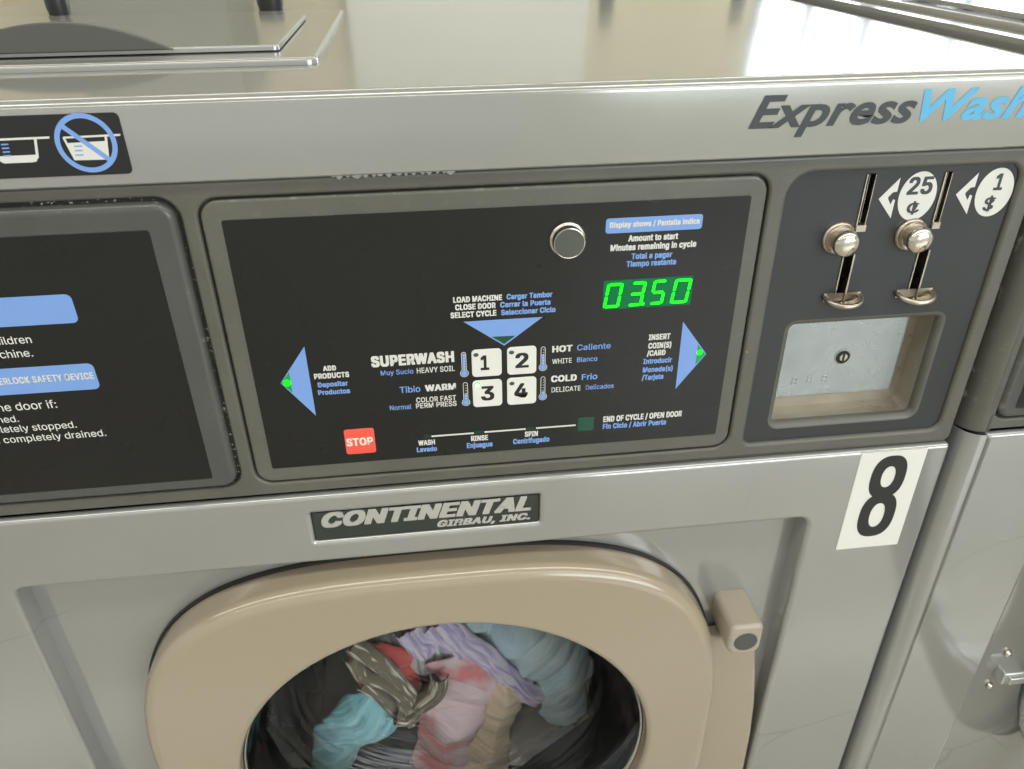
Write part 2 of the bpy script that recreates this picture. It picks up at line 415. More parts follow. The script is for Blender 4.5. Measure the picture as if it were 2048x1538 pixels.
# ---- control casing (olive plastic surround)
CT = rr(-9.2, 270.8, -157., 9.8, 9)            # centre tray
LT = rr(-231, -20, -156.5, 10.6, 9)            # left tray
CP = rr(281.6, 409.5, -157.5, 10.3, 8, rs=(7, 9, 13, 5))   # coin plate
mb = MB()
OUT = rr(XL+14, XR, -167.6, 19.2, 2, rs=(5, 2, .5, .5))
HC, HL = off(CT, -1.3), off(LT, -2.0)
mb.plate(OUT, 0, 14, 2.2, holes=[off(HC, -1.6), off(HL, -1.6), off(CP, -2.2)])
mb.well(HC, 0, 5, 1.6, floor=0); mb.well(HL, 0, 3.4, 1.6, floor=1); mb.well(CP, 0, 3.2, 2.2)
mb.extz([(XL, 14)]+[(XL+14-14*math.cos(k/8*PI/2), 14-14*math.sin(k/8*PI/2)) for k in range(9)], -167.6, 19.2)
casing = part(mb, 'control_casing', ['bezel', 'lint'])
mb = MB(); fk = at(1494, 704, -.1); mb.plate([(fk[0]+.7*math.cos(k), fk[1]+.55*math.sin(k)) for k in range(6)], -.25, .1, .1, n=2); part(mb, 'paint_fleck', 'fleck', casing)
# peeling sealant in the seam above the casing
mb = MB()
xx = at(660, 352)[0]
while xx < at(905, 340)[0]:
    w = random.uniform(2, 6); hh = random.uniform(.5, 1.5)
    P = [(xx, 19.3), (xx+w*.3, 19.4-hh*random.random()), (xx+w*.55, 19.2-hh), (xx+w, 19.3), (xx+w*.6, 19.9)]
    mb.plate(ccw(P), -1.4-random.random(), .6, .1, n=2); xx += w*random.uniform(.8, 1.4)
part(mb, 'peeling_sealant', 'steel', casing)

# ---- instruction panel (left)
mb = MB()
mb.plate(LT, -2.6, 4, 3.6, n=7)
ip = part(mb, 'instruction_panel', 'ltray')
mb = MB(); mb.plate(rr(-221, -32.9, -149, -2., 1.6), -2.85, -2.4, .12)
part(mb, 'overlay', 'overlay', ip)
c4 = crop(0, 580, 4.046); YL = -3.0
mb = MB()
def pill(P4, f, Y, mi, r, xl=None):
    q = [at(*f(*p), Y) for p in P4]
    x0 = min(p[0] for p in q) if xl is None else xl
    x1 = (q[1][0]+q[2][0])/2; z1 = (q[0][1]+q[1][1])/2; z0 = (q[2][1]+q[3][1])/2
    mb.poly(rr(x0, x1, z0, z1, r), Y, mi)
pill([(0, 65), (570, 30), (640, 263), (0, 303)], c4, YL, 1, 3, -200)
part(mb, 'banner', ['white', 'blue'], ip); mb = MB()
pill([(0, 640), (745, 590), (818, 798), (0, 855)], c4, YL, 1, 3, -200)
def rtext(s, end, start, hpx, bold, mi, sp=1.):
    """line of print that ends at 'end'; start is where its visible tail begins"""
    e = at(*c4(*end), YL-.1); h = at(c4(*end)[0], c4(*end)[1]-hpx/4.046, YL-.1)[1]-e[1]
    V, Fc, w, cap = glyphs(s, bold, 0, sp)
    ww = w*h/cap*start
    mb.text(s, e[0]-ww, e[0], e[1], h, YL-.1, mi, bold, 0, sp)
rtext('INTERLOCK SAFETY DEVICE', (765, 718), .66, 54, .03, 0, 1.08)
part(mb, 'banner', ['white', 'blue'], ip); mb = MB()
rtext('children', (262, 428), .97, 62, .006, 0)
rtext('machine.', (272, 537), .97, 62, .006, 0)
part(mb, 'lettering', ['white', 'blue'], ip); mb = MB()
rtext('the door if:', (467, 952), .97, 64, .006, 0)
rtext('ned.', (158, 1066), .97, 54, .006, 0)
rtext('completely stopped.', (625, 1113), .97, 54, .006, 0)
rtext('been completely drained.', (863, 1180), .97, 54, .006, 0)
part(mb, 'lettering', ['white', 'blue'], ip)

# ---- control panel (centre)
mb = MB(); mb.plate(CT, .2, 5, 1.4)
cp = part(mb, 'control_panel', 'tray')
mb = MB(); mb.plate(rr(0, 262.6, -147.6, .1, 1.2), -.15, .3, .12)
part(mb, 'overlay', 'overlay', cp)
c1, c2, c3 = crop(540, 560, 4.1565), crop(880, 560, 3.657), crop(1060, 390, 5.12)
Y1 = -.3
mb = MB()
B = .046
T2 = [('LOAD MACHINE', (97, 166), (455, 149), 42, 0, B, 1.08), ('Cargar Tambor', (487, 140), (822, 126), 40, 1, B, 1.08),
      ('CLOSE DOOR', (112, 222), (407, 206), 42, 0, B, 1.08), ('Cerrar la Puerta', (440, 198), (808, 183), 40, 1, B, 1.08),
      ('SELECT CYCLE', (78, 280), (413, 261), 42, 0, B, 1.08), ('Seleccionar Ciclo', (447, 256), (845, 236), 40, 1, B, 1.08),
      ('HOT', (820, 530), (968, 521), 47, 0, .045, 1.08), ('Caliente', (1002, 515), (1248, 500), 42, 1, .012, 1.02),
      ('WHITE', (820, 613), (963, 606), 36, 0, .014, 1.04), ('Blanco', (1002, 600), (1150, 592), 35, 1, .016, 1.04),
      ('COLD', (812, 748), (1000, 735), 47, 0, .045, 1.08), ('Frio', (1035, 732), (1150, 723), 42, 1, .02, 1.02),
      ('DELICATE', (815, 822), (1028, 808), 36, 0, .014, 1.04), ('Delicados', (1065, 802), (1270, 790), 34, 1, .016, 1.04),
      ('INSERT', (1525, 440), (1683, 432), 42, 0, B, 1.08), ('COIN(S)', (1522, 502), (1690, 494), 42, 0, B, 1.08), ('/CARD', (1512, 557), (1648, 549), 40, 0, B, 1.08),
      ('Introducir', (1485, 613), (1695, 603), 38, 1, B, 1.08), ('Moneda(s)', (1482, 675), (1700, 665), 38, 1, B, 1.08), ('/Tarjeta', (1475, 732), (1632, 724), 38, 1, B, 1.08),
      ('END OF CYCLE / OPEN DOOR', (1193, 1040), (1767, 997), 42, 0, B, 1.08), ('Fin Ciclo / Abrir Puerta', (1190, 1090), (1652, 1057), 38, 1, B, 1.08),
      ('RINSE', (228, 1178), (352, 1171), 38, 0, B, 1.08), ('Enjuague', (197, 1230), (385, 1217), 38, 1, B, 1.08),
      ('SPIN', (620, 1147), (716, 1141), 38, 0, B, 1.08), ('Centrifugado', (535, 1200), (800, 1182), 38, 1, B, 1.08)]
T1 = [('WASH', (1234, 1376), (1373, 1368), 42, 0, B, 1.08), ('Lavado', (1222, 1432), (1390, 1420), 40, 1, B, 1.08),
      ('SUPERWASH', (845, 725), (1533, 683), 92, 0, .055, 1.1), ('Muy Sucio', (922, 793), (1193, 778), 40, 1, .016, 1.04), ('HEAVY SOIL', (1222, 775), (1537, 757), 45, 0, .016, 1.04),
      ('Tibio', (1080, 940), (1252, 930), 52, 1, .016, 1.02), ('WARM', (1290, 925), (1547, 912), 54, 0, .045, 1.08),
      ('COLOR FAST', (1217, 1018), (1548, 1000), 42, 0, .022, 1.05), ('PERM PRESS', (1215, 1067), (1552, 1047), 42, 0, .022, 1.05), ('Normal', (998, 1083), (1178, 1072), 40, 1, .014, 1.02),
      ('ADD', (443, 757), (552, 751), 43, 0, B, 1.08), ('PRODUCTS', (370, 825), (660, 806), 45, 0, B, 1.08), ('Depositar', (400, 893), (650, 878), 42, 1, B, 1.08), ('Productos', (402, 957), (668, 941), 42, 1, B, 1.08)]
T3 = [('Amount to start', (1005, 480), (1515, 448), 65, 0, B, 1.08), ('Minutes remaining in cycle', (822, 578), (1700, 528), 65, 0, B, 1.08),
      ('Total a pagar', (1037, 660), (1455, 634), 60, 1, B, 1.08), ('Tiempo restante', (985, 738), (1495, 710), 60, 1, B, 1.08)]
for tab, fn, cuts in ((T2, c2, (6, 10, 14, 20, 22, 24, 26)), (T1, c1, (2, 5, 10, 14)), (T3, c3, (4,))):
    i0 = 0
    for i1 in cuts:                              # one block of print per part
        mb = MB()
        for s_, a, b, h, mi, bold, sp in tab[i0:i1]: mb.ptext(s_, a, b, h, Y1, mi, bold, 0, sp, fn)
        part(mb, 'lettering', ['white', 'blue'], cp); i0 = i1
# blue banner above the display
mb = MB()
pill([(780, 245), (1775, 190), (1760, 345), (780, 398)], c3, Y1, 0, 1.6)
mb.ptext('Display shows / Pantalla indica', (815, 340), (1735, 292), 58, Y1-.1, 1, B, 0, 1.08, c3)
part(mb, 'banner', ['blue', 'white'], cp)
# triangles with their indicator tips
def tri(P, tip, f, led=None, r=0):
    mb = MB(); mb.poly(ccw(Q(f, P, Y1)), Y1, 0)
    t = part(mb, 'arrow_symbol', ['blue'], cp)
    m2 = MB(); m2.poly(ccw(Q(f, tip, Y1-.06)), Y1-.06, 0)
    if led:
        c = at(*f(*led), Y1-.12); m2.poly(circ(c[0], c[1], r, 24), Y1-.12, 1)
    part(m2, 'indicator_light', ['tiplit' if led else 'dimgreen', 'led'], cp)
tri([(285, 552), (383, 1128), (88, 858)], [(158, 768), (92, 858), (188, 938)], c1, (141, 857), 2.1)
tri([(170, 305), (752, 270), (470, 480)], [(378, 415), (552, 407), (469, 468)], c2)
tri([(1778, 305), (1947, 540), (1722, 797)], [(1887, 472), (1941, 540), (1868, 622)], c2, (1899, 530), 1.75)
# cycle keys
KEYS = [('1', (228, 512), (450, 500), (452, 698), (237, 710), (328, 605), 110, (263, 548), 0),
        ('2', (487, 495), (707, 480), (703, 680), (495, 695), (600, 588), 110, (523, 530), 0),
        ('3', (235, 738), (452, 725), (457, 918), (245, 930), (348, 828), 105, (273, 768), 1),
        ('4', (490, 718), (704, 706), (705, 900), (492, 915), (592, 808), 105, (526, 757), 0)]
for s_, a, b, c, d, ct, h, led, lit in KEYS:
    q = [at(*c2(*p), -.5) for p in (a, b, c, d)]
    x0, x1 = (q[0][0]+q[3][0])/2, (q[1][0]+q[2][0])/2; z1, z0 = (q[0][1]+q[1][1])/2, (q[2][1]+q[3][1])/2
    mb = MB(); mb.plate(rr(x0, x1, z0, z1, 2.3), -.7, -.1, .3, 0)
    k = at(*c2(*ct), -.7); hh = (z1-z0)*.54
    w = hh*(.52 if s_ == '1' else .8)
    mb.text(s_, k[0]-w/2, k[0]+w/2, k[1]-hh/2, hh, -.76, 1, .03)
    l = at(*c2(*led), -.7)
    if lit:
        mb.lathe(l[0], l[1], [(1.75, -.7), (1.6, -1.0), (1.3, -1.15)], 3, 20, False); mb.lathe(l[0], l[1], [(1.3, -1.15), (.9, -1.4), (.4, -1.5)], 2, 20)
    else: mb.poly([(l[0]+1.45*math.cos(t*PI/12), l[1]+1.2*math.sin(t*PI/12)) for t in range(24)], -.78, 2)
    part(mb, 'cycle_button', ['white2', 'black', 'ledhot' if lit else 'ledoff', 'led'], cp)
# thermometers
for top, bulb, lev in (((172, 527), (178, 683), 1.), ((755, 487), (753, 638), .66), ((185, 748), (190, 895), .42), ((753, 706), (752, 853), .22)):
    t, b = at(*c2(*top), Y1), at(*c2(*bulb), Y1)
    x = (t[0]+b[0])/2; mb = MB()
    rb = 2.35; rs_ = 1.35
    def therm(rs__, rbulb, ztop):
        P = []
        a0 = math.asin(min(.99, rs__/rbulb))
        for k in range(25):
            a = PI/2+a0+(2*PI-2*a0)*k/24
            P.append((x+rbulb*math.cos(a), b[1]+rbulb*math.sin(a)))
        for k in range(9):
            a = PI*k/8; P.append((x+rs__*math.cos(a), ztop-rs__+rs__*math.sin(a)))
        return ccw(P)
    mb.poly(therm(rs_, rb, t[1]), Y1, 0); mb.poly(therm(rs_-.35, rb-.35, t[1]-.35), Y1-.04, 1)
    zb_ = b[1]+1.4; zt_ = zb_+(t[1]-.8-zb_)*lev
    mb.poly(therm(rs_-.62, rb-.62, zt_), Y1-.08, 2)
    z = zb_+1.2
    while z < t[1]-1.8:
        mb.line((x-.1, z), (x+.65, z+.15), .35, Y1-.12, 0); z += 1.7
    part(mb, 'thermometer_symbol', ['white', 'black', 'blue'], cp)
# stop key
mb = MB()
q = [at(*c1(*p), -.5) for p in ((612, 1245), (865, 1232), (882, 1435), (635, 1450))]
mb.plate(rr((q[0][0]+q[3][0])/2, (q[1][0]+q[2][0])/2, (q[2][1]+q[3][1])/2, (q[0][1]+q[1][1])/2, 1.6), -.6, -.1, .25)
mb.ptext('STOP', (640, 1385), (860, 1366), 64, -.66, 1, .04, 0, 1.08, c1)
part(mb, 'stop_button', ['red', 'redtext'], cp)
# progress line and its dim lights
mb = MB()
for a, b, f in (((1343, 1299), (1695, 1273), c1), ((325, 1112), (627, 1090), c2), ((703, 1083), (993, 1062), c2)):
    A, B_ = at(*f(*a), Y1), at(*f(*b), Y1); z = (A[1]+B_[1])/2
    mb.line((A[0], z), (B_[0], z), 1.05, Y1, 0)
part(mb, 'progress_line', ['white'], cp)
for a, f, w, h, m in (((1308, 1298), c1, 4, 2.6, 'dimgreen2'), ((287, 1113), c2, 4.4, 2.8, 'dimgreen2'), ((665, 1088), c2, 4.4, 2.8, 'dimgreen2'), ((1066, 1052), c2, 9.6, 9.4, 'dimgreen')):
    A = at(*f(*a), Y1); mb = MB(); mb.poly(rr(A[0]-w/2, A[0]+w/2, A[1]-h/2, A[1]+h/2, .4), Y1-.03)
    part(mb, 'indicator_light', m, cp)
# seven segment display
mb = MB()
q = [at(*c3(*p), Y1) for p in ((760, 882), (1670, 825), (1645, 1120), (737, 1175))]
z1, z0 = (q[0][1]+q[1][1])/2, (q[2][1]+q[3][1])/2; x0, x1 = (q[0][0]+q[3][0])/2, (q[1][0]+q[2][0])/2
mb.poly(rr(x0, x1, z0, z1, .8), Y1, 0)
SEG = {'0': 'abcdef', '3': 'abcdg', '5': 'acdfg'}
def digit(ch, L, R, top, bot):
    A = [at(*c3(*p), Y1-.1) for p in (L, R, top, bot)]
    xa, xb, zt, zb = A[0][0], A[1][0], A[2][1], A[3][1]
    H = zt-zb; sh = .14; w = xb-xa-sh*H; zm = (zt+zb)/2; t = 1.6; g_ = .22
    def sk(x, z): return (xa+x+(z-zb)*sh, z)
    def hseg(z): return [sk(t*.35+g_, z), sk(t*.9, z+t/2), sk(w-t*.9, z+t/2), sk(w-t*.35-g_, z), sk(w-t*.9, z-t/2), sk(t*.9, z-t/2)]
    def vseg(x, za, zb_): return [sk(x-t/2, za+.5), sk(x, za), sk(x+t/2, za+.5), sk(x+t/2, zb_-.5), sk(x, zb_), sk(x-t/2, zb_-.5)]
    D = {'a': hseg(zt-t/2), 'd': hseg(zb+t/2), 'g': hseg(zm), 'f': vseg(t/2, zm+g_, zt-.3), 'e': vseg(t/2, zb+.3, zm-g_), 'b': vseg(w-t/2, zm+g_, zt-.3), 'c': vseg(w-t/2, zb+.3, zm-g_)}
    for c in SEG[ch]: mb.poly(ccw(D[c]), Y1-.1, 1)
digit('0', (752, 1020), (955, 1020), (880, 903), (820, 1157))
digit('3', (1000, 1005), (1190, 1005), (1120, 887), (1070, 1138))
digit('5', (1224, 990), (1404, 990), (1320, 870), (1280, 1122))
digit('0', (1442, 975), (1655, 975), (1570, 857), (1510, 1110))
d_ = at(*c3(1154, 1113), Y1-.1); mb.poly(circ(d_[0], d_[1], 1.0, 20), Y1-.12, 1)
part(mb, 'display', ['litback', 'lit'], cp)
# round chrome push button
ck = at(*c3(406, 500), -5.6)
mb = MB()
mb.lathe(ck[0], ck[1], [(9.3, -.1), (9.1, -.5), (8.3, -.8), (8.3, -4.9), (8.0, -5.5)], 0, 56, False)
mb.lathe(ck[0], ck[1], [(8.0, -5.5), (7.7, -5.6), (7.6, -5.5)], 0, 56, False)
mb.lathe(ck[0], ck[1], [(7.65, -5.52), (7.6, -5.52)], 1, 56)
part(mb, 'push_button', ['chrome', 'darkrefl'], cp, sharp=50)
# speck of rust beside the panel
# ---- coin panel
cP = crop(1480, 320, 2.651)
YC = 2.4
bx = [at(*cP(*p), YC) for p in ((245, 862), (1128, 800), (950, 1372), (138, 1442))]
X0, X1 = (bx[0][0]+bx[3][0])/2, (bx[1][0]+bx[2][0])/2; Z1, Z0 = (bx[0][1]+bx[1][1])/2, (bx[2][1]+bx[3][1])/2
BOX = rr(X0+3.6, X1-6.5, Z0+5., Z1-3.2, 3, rs=(4, 3, 3, 4))
SL = []
for tl, br_ in (((672, 72), (692, 362)), ((1088, 62), (1086, 346))):
    a, b = at(*cP(*tl), YC), at(*cP(*br_), YC)
    w = 5.6 if not SL else 4.6
    SL.append((a[0]+.3, a[0]+.3+w, b[1], a[1]))
LV = []
for top, bot in (((560, 515), (528, 752)), ((952, 492), (914, 742))):
    a, b = at(*cP(*top), YC), at(*cP(*bot), YC); xm = (a[0]+b[0])/2
    LV.append((xm-2.9, xm+2.9, b[1], a[1]+2))
mb = MB()
holes = [off(BOX, -3.8)]+[rr(*s_, .4, 2) for s_ in SL]+[rr(*s_, .4, 2) for s_ in LV]
P = off(CP, -.1)
mb.cap([P]+holes, YC)
mb.well(BOX, YC, YC+5, 3.8, 2)
for s_ in SL: mb.well(rr(*s_, .4, 2), YC, YC+12, .01, 1, 1, 1)
for s_ in LV: mb.well(rr(*s_, .4, 2), YC, YC+12, .01, 1, 1, 1)
coin = part(mb, 'coin_panel', ['coinplate', 'darkhole', 'bezel'])
for s_ in SL:                                   # slot frames: bright edge rails
    mb = MB()
    mb.box(s_[0]-.1, s_[0]+.6, YC-.7, YC+7, s_[2]+.4, s_[3]-.2); mb.box(s_[1]-.6, s_[1]-.2, YC-.2, YC+7, s_[2]+.4, s_[3]-.6)
    mb.box(s_[0]+.2, s_[1]-.1, YC-1.3, YC+4, s_[2]-1.2, s_[2]+2.4)
    mb.box(s_[0]+2.6, s_[0]+2.85, YC+1.5, YC+7, s_[2]+3, s_[3]-1)
    part(mb, 'coin_slot', 'nickel', coin)
for s_ in LV:                                   # reject channel rails
    mb = MB()
    mb.box(s_[0]-.2, s_[0]+.5, YC-.6, YC+9, s_[2], s_[3]); mb.box(s_[1]-.7, s_[1]+.2, YC-1.8, YC+9, s_[2], s_[3])
    part(mb, 'reject_channel', 'nickel', coin)
for fc, base in (((577, 456), (545, 424)), ((969, 436), (942, 400))):
    c = at(*cP(*fc), -9.); mb = MB()
    mb.lathe(c[0], c[1], [(9.3, YC), (9.2, YC-1.0), (8.2, YC-1.7), (7.4, YC-1.2), (6.1, YC-1.0)], 1, 48, False)
    mb.lathe(c[0], c[1], [(6.2, YC), (6.2, -3.5), (7.0, -4.6), (7.2, -6), (6.9, -7.4), (5.8, -8.6), (3.8, -9.3), (1.6, -9.6), (.4, -9.65)], 0, 48)
    part(mb, 'reject_button', ['chrome', 'nickel'], coin, sharp=60)
for lft, rgt in (((428, 745), (668, 785)), ((815, 725), (1052, 762))):
    a, b = at(*cP(*lft), YC), at(*cP(*rgt), -8.)
    xm = (a[0]+b[0])/2+1.0; w = 10.2; zz = at(*cP((lft[0]+rgt[0])/2, (lft[1]+rgt[1])/2), -4)[1]
    mb = MB()
    # scooped cup: U-shaped rolled rim with a hollow bowl behind it
    U = [(xm+w*math.cos(PI+PI*k/24), YC-.3-9.5*abs(math.sin(PI*k/24))**.8, zz+2.2-2.2*math.sin(PI*k/24)) for k in range(25)]
    mb.tube(U, 1.55)
    prev = None
    for q_, (kk, dz) in enumerate(((1., 0), (.9, -1.5), (.7, -2.6), (.35, -3.1), (.05, -3.2))):
        cur = mb.ring3([(xm+(u[0]-xm)*kk, YC+(u[1]-YC)*kk, u[2]+dz) for u in U])
        if prev: mb.bridge(cur, prev, 0, False)
        prev = cur
    mb.box(xm-w-.5, xm+w+.5, YC-.7, YC-.02, zz-.5, zz+4.2)
    part(mb, 'coin_return_cup', 'nickel', coin, sharp=50)
# price marks
for tx, cc, ar in ((('25', '\u00a2'), (940, 192), [(853, 92), (735, 207), (798, 308)]), (('1', '$'), (1348, 172), [(1265, 70), (1145, 183), (1203, 290)])):
    mb = MB(); y = YC-.12
    c = at(*cP(*cc), y); mb.poly([(c[0]+10.4*math.cos(k*PI/24), c[1]+13.2*math.sin(k*PI/24)) for k in range(48)], y, 0)
    if tx[0] == '25':
        mb.text('25', c[0]-6.6, c[0]+7.2, c[1]+1.0, 9.4, y-.1, 1, .03)
    else: mb.text('1', c[0]-1.4, c[0]+3.6, c[1]+1.2, 9.0, y-.1, 1, .03)
    mb.text(tx[1], c[0]-4.2, c[0]+3.0, c[1]-10., 7.4, y-.1, 1, .012)
    T_, L_, B_ = [at(*cP(*p), y) for p in ar]
    xr = (T_[0]+B_[0])/2; zc = L_[1]; hh = (T_[1]-B_[1])/2
    # arrow head outline with the hooked shaft cut from it
    mb.poly(ccw([(L_[0], zc), (xr, zc+hh), (xr, zc+hh*.32), (xr-2.2, zc+hh*.30), (xr-4.2, zc+hh*.08), (L_[0]+5.2, zc)]), y, 0)
    mb.poly(ccw([(L_[0], zc), (L_[0]+5.2, zc), (L_[0]+7.4, zc-hh*.3), (L_[0]+8.2, zc-hh*.04), (xr, zc-hh*.1), (xr, zc-hh)]), y, 0)
    part(mb, 'price_mark', ['white', 'charcoal'], coin)
# coin box: liner, zinc door with lock
mb = MB()
mb.well(off(BOX, .05), YC+4.9, YC+19, .01, 0, 1, 0)
part(mb, 'coin_box_liner', 'brass', coin)
bxs = off(BOX, 1.5); xs = [p[0] for p in bxs]; zs = [p[1] for p in bxs]
dl = [at(*cP(*p), YC+17) for p in ((235, 866), (884, 826), (800, 1207), (170, 1262))]
mb = MB()
DX0, DX1 = min(xs)-1.2, (dl[1][0]+dl[2][0])/2; DZ0, DZ1 = (dl[2][1]+dl[3][1])/2, max(zs)+1.4
mb.plate(rr(DX0, DX1, DZ0, DZ1, 1), YC+15.5, YC+18.5, .8)
for j in range(3):                              # stamped marks in the zinc
    x = at(*cP(290+78*j, 1165), YC+15)[0]; z = at(*cP(370, 1168), YC+15)[1]
    for dz in (-1.3, 1.3): mb.tube([(x+1.5*math.cos(t*PI/6), YC+15.5, z+dz+1.2*math.sin(t*PI/6)) for t in range(12)], .28, 0, 6, True)
lk = at(*cP(545, 1045), YC+15)
mb.lathe(lk[0], lk[1], [(5.2, YC+15.6), (5.0, YC+15.1), (4.5, YC+15.0), (4.3, YC+15.8)], 0, 32, False)
door_c = part(mb, 'coin_box_door', 'zinc', coin)
mb = MB(); mb.lathe(lk[0], lk[1], [(4.3, YC+15.2), (4.2, YC+15.35)], 0, 32)
mb.lathe(lk[0]+.5, lk[1]-.2, [(2.6, YC+15.3), (2.5, YC+14.8)], 1, 24); mb.box(lk[0]-.2, lk[0]+1.0, YC+14.6, YC+14.9, lk[1]-2.6, lk[1]+2.2, 0)
part(mb, 'lock_cylinder', ['darkhole', 'nickel'], coin)

# ---- lower steel front with the door recess
REC = rr(-163.2, 335., -ZT+190, -220., 7, 8)
YR = 13.
NP = rr(17., 154.8, -203.2, -181.2, 1.2)
mb = MB()
FR = rr(XL+14, XR, ZFL, -168., 2.5, rs=(1, 2.5, 1, 1))
mb.plate(FR, -3, 12, 3., holes=[off(REC, -3.5), off(NP, -3.2)], n=7)
mb.well(REC, -3, YR, 3.5, n=7)
OPEN = circ(84.5, -427, 184, 96)
mb.cap([REC, OPEN], YR)
mb.well(NP, -3, -1.2, 3.2)
mb.extz([(XL, 14)]+[(XL+14-14*math.cos(k/10*PI/2), 11-14*math.sin(k/10*PI/2)) for k in range(11)], ZFL, -168.2)
front = part(mb, 'front_panel', 'steel')
# nameplate
mb = MB(); mb.plate(off(NP, .4), -1.6, -1., .2)
np_ = part(mb, 'nameplate', 'plate')
cB = crop(600, 960, 3.938)
def raised(mb, s, x0, x1, zb, h, y0, y1, mi, bold, shear, sp):
    n0 = len(mb.f); v0 = len(mb.v)
    mb.text(s, x0, x1, zb, h, y1, mi, bold, shear, sp)
    E = {}
    for f in mb.f[n0:]:
        for i in range(len(f)): E[(f[i], f[(i+1) % len(f)])] = 1
    for (i, j) in list(E):
        if (j, i) not in E:
            P, Q_ = mb.v[i], mb.v[j]; b = len(mb.v)
            mb.v += [(P[0], y0, P[2]), (Q_[0], y0, Q_[2]), Q_, P]
            mb.f.append((b, b+1, b+2, b+3)); mb.m.append(mi)
mb = MB()
a, b = at(*cB(178, 392), -2.2), at(*cB(1815, 243), -2.2); t = at(*cB(195, 268), -2.2)
hh = t[1]-a[1]
raised(mb, 'CONTINENTAL', a[0], b[0]+.3, (a[1]+b[1])/2+.9, hh*.95, -1.6, -2.2, 0, .05, .30, 1.06)
a, b = at(*cB(1083, 372), -2.2), at(*cB(1812, 303), -2.2)
raised(mb, 'GIRBAU, INC.', a[0], b[0], (a[1]+b[1])/2-.35, hh*.43, -1.6, -2.1, 0, .05, .30, 1.1)
part(mb, 'lettering', 'silver', np_)
# number sticker
mb = MB(); mb.plate(rr(359.8, 404.2, -250.6, -169.4, .6), -3.3, -2.9, .12)
ns = part(mb, 'number_sticker', 'white2')
mb = MB()
cC = crop(1250, 860, 2.268)
a = [at(*cC(*p), -3.4) for p in ((1170, 120), (1085, 484), (1025, 440), (1257, 165))]
zt, zb = a[0][1], a[1][1]; cx8 = 382.2; hw = 12.6
def oval(cz, w, h, e=2.3, n=48): return sq(cx8, cz, w, h, e, n)
H8 = zt-zb; zu, zl = zt-H8*.255, zb+H8*.275
mb.cap([oval(zu, hw*.95, H8*.255, 2.5), oval(zu+.2, hw*.36, H8*.125, 2.2)], -3.42)
mb.cap([oval(zl, hw, H8*.275, 2.5), oval(zl, hw*.40, H8*.15, 2.2)], -3.46)
part(mb, 'numeral', 'black', ns)

# ---- porthole door
DC = (84.5, -427.)
DOOR = sq(DC[0], DC[1], 204.5, 195.5, 3.25, 200)
HOLE = circ(87.4, -427, 151.2, 128)
mb = MB()
mb.plate(DOOR, -14, 10, 9, holes=[off(HOLE, -5)], n=9)
mb.well(HOLE, -14, 2, 5., n=8)
fl = [(282, -330), (300, -326), (313, -330), (319, -345), (324, -372), (329, -410), (332, -450), (333.2, -500), (332, -545), (324, -590), (300, -610), (250, -600)]
door = part(mb, 'door', 'tan')
mb = MB(); mb.plate(ccw(fl), -1.5, 10, 4, n=6)
part(mb, 'door_grip', 'tan', door)
mb = MB()                                       # gap seal behind the door
mb.plate(off(DOOR, -1.7), 10.02, 12.9, .3, holes=[circ(84.5, -427, 186, 96)])
part(mb, 'door_seal', 'rubber', door)
mb = MB()
pr = [(151.1, -3), (150.4, 4), (148, 18), (143, 34), (133, 52), (117, 68), (95, 80), (64, 88), (31, 92), (1, 93)]
def smooth_prof(pr, m=5):
    out = []
    for i in range(len(pr)-1):
        p0, p1, p2, p3 = pr[max(i-1, 0)], pr[i], pr[i+1], pr[min(i+2, len(pr)-1)]
        for k in range(m):
            t = k/m
            out.append(tuple(.5*((2*p1[d])+(-p0[d]+p2[d])*t+(2*p0[d]-5*p1[d]+4*p2[d]-p3[d])*t*t+(-p0[d]+3*p1[d]-3*p2[d]+p3[d])*t**3) for d in (0, 1)))
    return out+[pr[-1]]
mb.lathe(87.4, -427, smooth_prof(pr), 0, 128)
part(mb, 'porthole_glass', 'glass', door, sharp=180)
mb = MB()                                       # metal retaining ring of the glass
mb.lathe(87.4, -427, [(151.15, 2), (151.1, -1.6), (150.5, -2.6), (149.4, -2.2), (148.8, 1.)], 0, 128, False)
part(mb, 'glass_ring', 'chromeface', door, sharp=60)
# latch block
mb = MB()
mb.plate(rr(285.8, 310.2, -325.5, -296.8, 6, rs=(7, 5, 5, 9)), -21, 12.9, 3.2, n=7)
latch = part(mb, 'door_latch', 'latch')
mb = MB(); mb.lathe(298.3, -312.2, [(8.4, -21.1), (8.2, -21.5), (7.9, -21.3)], 0, 40)
part(mb, 'latch_cap', 'grey', latch)
# gasket + drum
mb = MB()
mb.lathe(84.5, -427, [(185, 12), (180, 16), (162, 22), (164, 30), (172, 44), (200, 60), (262, 70)], 0, 96, False)
part(mb, 'door_gasket', 'gasket')
mb = MB()
mb.lathe(84.5, -427, [(262, 70), (262, 330)], 0, 96, False)
rg = mb.ring(circ(84.5, -427, 262, 96), 330); mb.f.append(tuple(rg)); mb.m.append(0)
drum = part(mb, 'drum', 'drum', sharp=40)
gx = crop(450, 1200, 2.354)
YD = 128.  # paddles outlined to stand in for bright lines reflected in the bowl
for P in ([(1330, 600), (1490, 470), (1600, 520), (1740, 545), (1400, 790), (1310, 790)], [(215, 440), (255, 610), (340, 700), (430, 800), (300, 800), (190, 620)]):
    P = [at(*gx(*p), YD) for p in P]
    mb = MB()
    cxx = sum(p[0] for p in P)/6; czz = sum(p[1] for p in P)/6
    P = ccw([(cxx+(p[0]-cxx), czz+(p[1]-czz)) for p in P])
    mb.plate(P, YD, 328, 5, n=5)
    part(mb, 'drum_paddle', 'lifter', drum)

